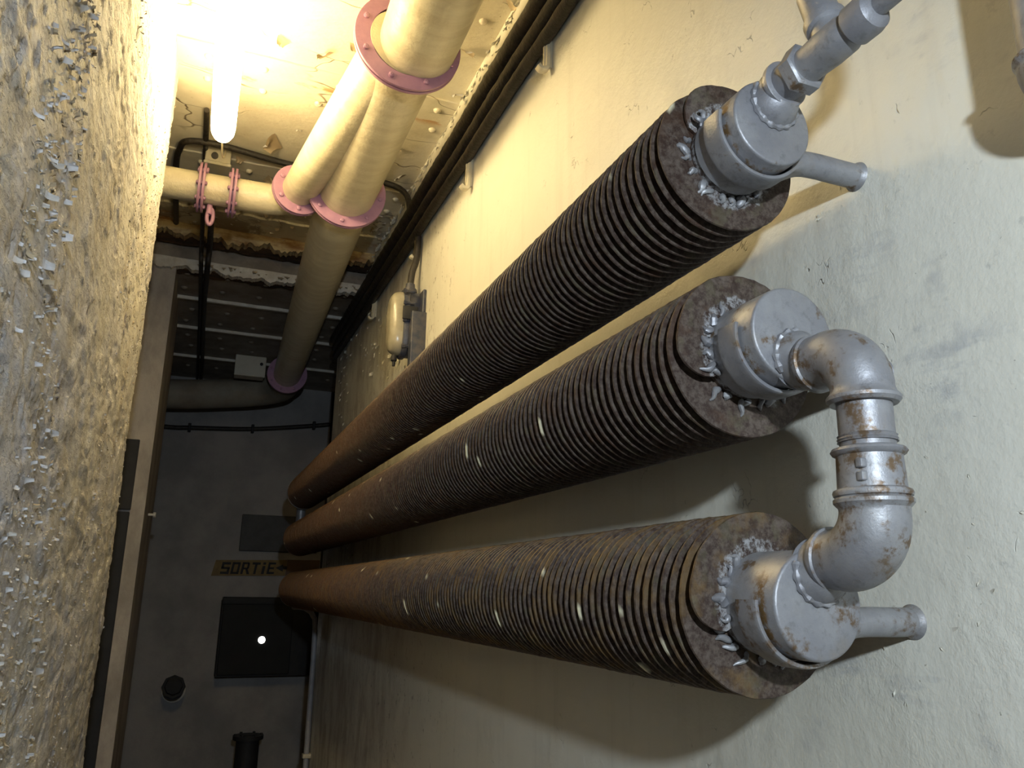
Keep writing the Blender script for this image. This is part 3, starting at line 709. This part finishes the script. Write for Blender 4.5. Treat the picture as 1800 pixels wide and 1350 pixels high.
t = thing('pipe_stub', 'short black flanged pipe stub sticking out of the far wall low at left', 'pipe', (0, 5.9, -.62))
MB().lathe((-.005, 5.95, -.640), -Y, [(0, .062), (.17, .062)], 28).build('stub', MBLK2, t)
MB().lathe((-.005, 5.79, -.625), Vector((0, -1, .25)), [(0, .05), (.001, .072), (.020, .072), (.021, .055), (.040, .050), (.042, .03)], 8).build('nut', MBLK2, t)
MB().lathe((-.002, 5.945, -.665), -Y, [(0, .073), (.004, .070), (.006, .062)], 32).build('collar', MWHITE, t)
t = thing('floor_vent_pipe', 'black flanged pipe standing on the floor before the far wall', 'pipe', (.43, 5.2, -1.2))
MB().lathe((.43, 5.2, -1.2), Z, [(0, .067), (.345, .065), (.347, .04)], 32).build('pipe', MBLK2, t)
fl = MB().lathe((.43, 5.2, -.857), Z, [(0, .060), (.001, .086), (.022, .086), (.023, .05), (.028, .045), (.029, .01)], 36).build('flange', MBLK2, t)
for k in range(6):
    a = k * PI / 3; MB().lathe((.43 + .073 * math.cos(a), 5.2 + .073 * math.sin(a), -.84), Z, [(0, .008), (.014, .008)], 6).build('bolt', MBLK2, fl)
t = thing('electrical_box', 'beige rectangular box under the ceiling beside the far mauve flange', 'box', (.25, 5.25, ZD))
MB().rbox((.142, 5.20, 1.312), (.325, 5.30, ZD - .004), .006, 3, 1).build('body', MBEIGE, t)
MB().rbox((.139, 5.19, 1.309), (.328, 5.205, ZD - .006), .004, 3, 1).build('cover', MBEIGE, t)
MB().lathe((.30, 5.19, 1.395), -Y, [(0, .010), (.006, .010), (.007, .006)], 12).build('screw', MBLK2, t)
b = MB(); b.sweep(cat([(.55, 4.56, -.10), (.60, 4.48, -.105), (.640, 4.45, -.14), (.657, 4.45, -.22), (.659, 4.45, -.6), (.661, 4.45, -1.2)], 8), .0135, 16)
cd = tag(b.build('conduit', MGREY), 'grey conduit running down the end of the right wall below the finned tubes', 'conduit')
MB().rbox((.640, 4.43, -.835), (W + .001, 4.47, -.815), .003, 2, 0).build('saddle', MCLIP, cd)

# ------------------------------------------------------------------ light, camera, render look
# hand lamp held just behind and above the viewpoint: its shadows fall away from there
L = bpy.data.lights.new('hand_lamp', 'SPOT'); L.spot_size = math.radians(88); L.spot_blend = .6; L.shadow_soft_size = .028; L.energy = 80; L.color = (.78, .90, 1.0)
lo = bpy.data.objects.new('hand_lamp', L); C.objects.link(lo); lo.location = (.02, -.55, .33)
lo.rotation_euler = (Vector((.48, 1.2, -.12)) - Vector((.02, -.55, .33))).to_track_quat('-Z', 'Y').to_euler()
w = bpy.data.worlds.new('World'); bpy.context.scene.world = w; w.use_nodes = True
w.node_tree.nodes['Background'].inputs[0].default_value = (.003, .003, .0033, 1); w.node_tree.nodes['Background'].inputs[1].default_value = 1

R = Matrix(((0.9289190832470534, -0.10718457048758247, -0.3544302535462315), (-0.3699697648840624, -0.22931471938581685, -0.9002983575152378), (0.01522201862714874, 0.9674328024841811, -0.2526698692494186)))
cd_ = bpy.data.cameras.new('camera'); cd_.sensor_width = 36; cd_.lens = 1394.25 / 1800 * 36; cd_.clip_start = .02
co = bpy.data.objects.new('camera', cd_); C.objects.link(co)
co.matrix_world = R.to_4x4(); bpy.context.scene.camera = co
for o in C.objects:
    if o.parent is None: o.location.z += H
co.location = (0, 0, H)
s = bpy.context.scene
s.view_settings.view_transform = 'Standard'; s.view_settings.look = 'None'; s.view_settings.gamma = 1; s.view_settings.exposure = 0
